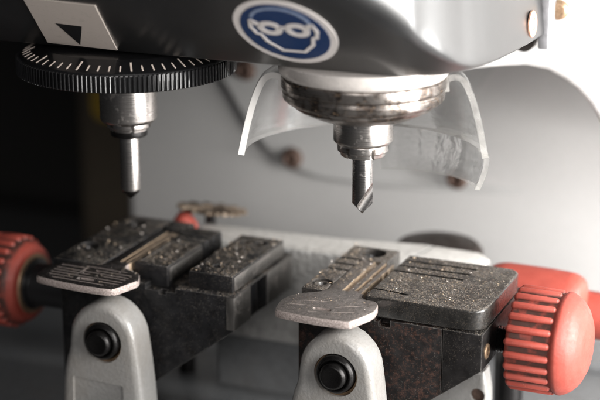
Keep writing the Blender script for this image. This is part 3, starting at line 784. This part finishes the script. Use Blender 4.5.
for i in range(6):
    q = B(); add_box(q, 4.6, 8, -.5, .5, 33.5, 37.2, mat=T((SX, SY, 0), (0, 0, 60 * i + 15))); cs.append(q)
cut(o, *cs)
ct = thing('milling_cutter', 'steel milling cutter with a single slanted flute, held in the right spindle', 'milling cutter', (SX, SY, 20))
b = B(); add_lathe(b, [(0, 34.3), (2.45, 34.3), (2.5, 34.1), (2.5, 22.3), (0.12, 19.6), (0, 19.6)], T((SX, SY, 0)), 48)
o = obj('cutter', b, M['carbide'], ct)
vr = Vector((math.cos(R(23)), math.sin(R(23)), 0)); vf = Vector((math.sin(R(23)), -math.cos(R(23)), 0))   # across and towards the front
def flute(m, r0, L, seg=40):
    q = B(); add_lathe(q, [(0, -L), (r0, -L), (r0, L), (0, L)], m, seg); return q
# a round gullet running down from upper right to lower left across the front
ax = (Vector((0, 0, 1)) + vr * .62 + vf * -.10).normalized()
m = Matrix.Translation(Vector((SX, SY, 22.9)) + vf * 2.5 + vr * 1.5) @ ax.to_track_quat('Z', 'Y').to_matrix().to_4x4()
q = flute(m, 2.15, 4.6)
cut(o, q)

# ------------------------------------------------------------------ clear safety shield
ss_ = thing('safety_shield', 'clear scratched plastic shield flaring out around the cutter spindle', 'safety shield', (SX, SY, 26))
prof = [(18.9, 50.6), (18.9, 53.4), (20.2, 54.6), (22.3, 54.9), (24.4, 53.6), (26.0, 50.6), (27.4, 46.6), (28.6, 42.0), (29.5, 37.8), (30.1, 34.9)]
prof = cr(prof, 3)
TH = 1.5
def inner(P):
    out = []
    for i, p in enumerate(P):
        a = Vector(P[max(i - 1, 0)]); c = Vector(P[min(i + 1, len(P) - 1)]); d = (c - a).normalized(); nn = Vector((d.y, -d.x))
        out.append((p[0] + nn.x * TH * -1 * -1, p[1] + nn.y * TH))
    return out
pin_ = inner(prof)
rg = random.Random(5)
def shell(a0, a1, P, Q, segs, bot=None):
    """solid sheet between profiles P and Q turned from a0 to a1; end and lower rims get the frosted edge"""
    bm = B(); A = []; Bq = []
    for i in range(segs + 1):
        t = i / segs; a = R(a0 + (a1 - a0) * t); ra = []; rb = []
        for j, (p, q) in enumerate(zip(P, Q)):
            dr = dz = 0
            if bot:
                dr, dz = bot(t, j / (len(P) - 1), a)
            ra.append(bm.verts.new((SX + (p[0] + dr) * math.cos(a), SY + (p[0] + dr) * math.sin(a), p[1] + dz)))
            rb.append(bm.verts.new((SX + (q[0] + dr) * math.cos(a), SY + (q[0] + dr) * math.sin(a), q[1] + dz)))
        A.append(ra); Bq.append(rb)
    n = len(P)
    for i in range(segs):
        for j in range(n - 1):
            bm.faces.new((A[i][j], A[i + 1][j], A[i + 1][j + 1], A[i][j + 1])); bm.faces.new((Bq[i][j], Bq[i][j + 1], Bq[i + 1][j + 1], Bq[i + 1][j]))
        for j in (0, n - 1):
            f = bm.faces.new((A[i][j], A[i + 1][j], Bq[i + 1][j], Bq[i][j])); f.material_index = 1
    for i in (0, segs):
        for j in range(n - 1):
            f = bm.faces.new((A[i][j], A[i][j + 1], Bq[i][j + 1], Bq[i][j])); f.material_index = 1 if i else 2
    bmesh.ops.recalc_face_normals(bm, faces=bm.faces[:]); return bm
b = shell(14, 206, prof, pin_, 72)
obj('shield_skirt', b, [M['shield'], M['shedge'], M['shclear']], ss_, sharp=45)
# cracked lower flap on the right half, its edges chipped and wavy
fl = [(30.1, 34.6), (30.0, 32), (29.4, 29), (28.6, 26.0), (28.2, 24.4)]
fl = cr(fl, 3); fq = [(p[0] - 1.3, p[1]) for p in fl]
def wav(t, s, a):
    w = math.sin(t * 31) * .5 + math.sin(t * 57 + 1) * .35 + math.sin(t * 13 + 2) * .6
    return (w * .35 * (1 - abs(s - .4)), w * .5 * (1 - s) + s * (1.8 - 3.2 * t + 1.2 * (t - .5) ** 2))
b = shell(16, 101, fl, fq, 60, wav)
obj('cracked_flap', b, [M['flap'], M['shclear'], M['shclear']], ss_, sharp=60)

# ------------------------------------------------------------------ lamps, world, camera
def area(name, loc, target, sx_, sy_, power, col=(1, 1, 1)):
    l = bpy.data.lights.new(name, 'AREA'); l.shape = 'RECTANGLE'; l.size = sx_ * S; l.size_y = sy_ * S; l.energy = power; l.color = col
    o = bpy.data.objects.new(name, l); COL.objects.link(o); o.location = Vector(loc) * S
    o.rotation_euler = (Vector(target) - Vector(loc)).to_track_quat('-Z', 'Y').to_euler(); return o
area('softbox_right', (300, 50, 60), (258, 145, 55), 130, 240, 5.6, (1, .99, .97))
area('softbox_top', (310, -60, 90), (20, 0, 60), 260, 260, 4.2, (1, .98, .95))
area('softbox_front', (150, -520, 260), (0, 20, 10), 260, 200, 1.3, (1, .96, .93))

w = bpy.data.worlds.new('World'); scene.world = w; w.use_nodes = True
bg = w.node_tree.nodes['Background']; bg.inputs[0].default_value = (.9, .93, 1, 1); bg.inputs[1].default_value = .05

cam = bpy.data.cameras.new('Camera'); co = bpy.data.objects.new('Camera', cam); COL.objects.link(co)
co.location = Vector((135.4346, -334.4598, 136.7247)) * S
dv = Vector((-math.sin(R(23)) * math.cos(R(17)), math.cos(R(23)) * math.cos(R(17)), -math.sin(R(17))))
co.rotation_euler = dv.to_track_quat('-Z', 'Y').to_euler()
cam.sensor_width = 36; cam.lens = 36 * 1600 / 600; cam.clip_start = .01; cam.clip_end = 5
cam.dof.use_dof = True; cam.dof.focus_distance = .388; cam.dof.aperture_fstop = 9.5; cam.dof.aperture_blades = 0
scene.camera = co
scene.view_settings.view_transform = 'Standard'; scene.view_settings.look = 'None'; scene.view_settings.exposure = 0; scene.view_settings.gamma = 1
scene.cycles.use_denoising = True
scene.cycles.max_bounces = 8; scene.cycles.transparent_max_bounces = 16
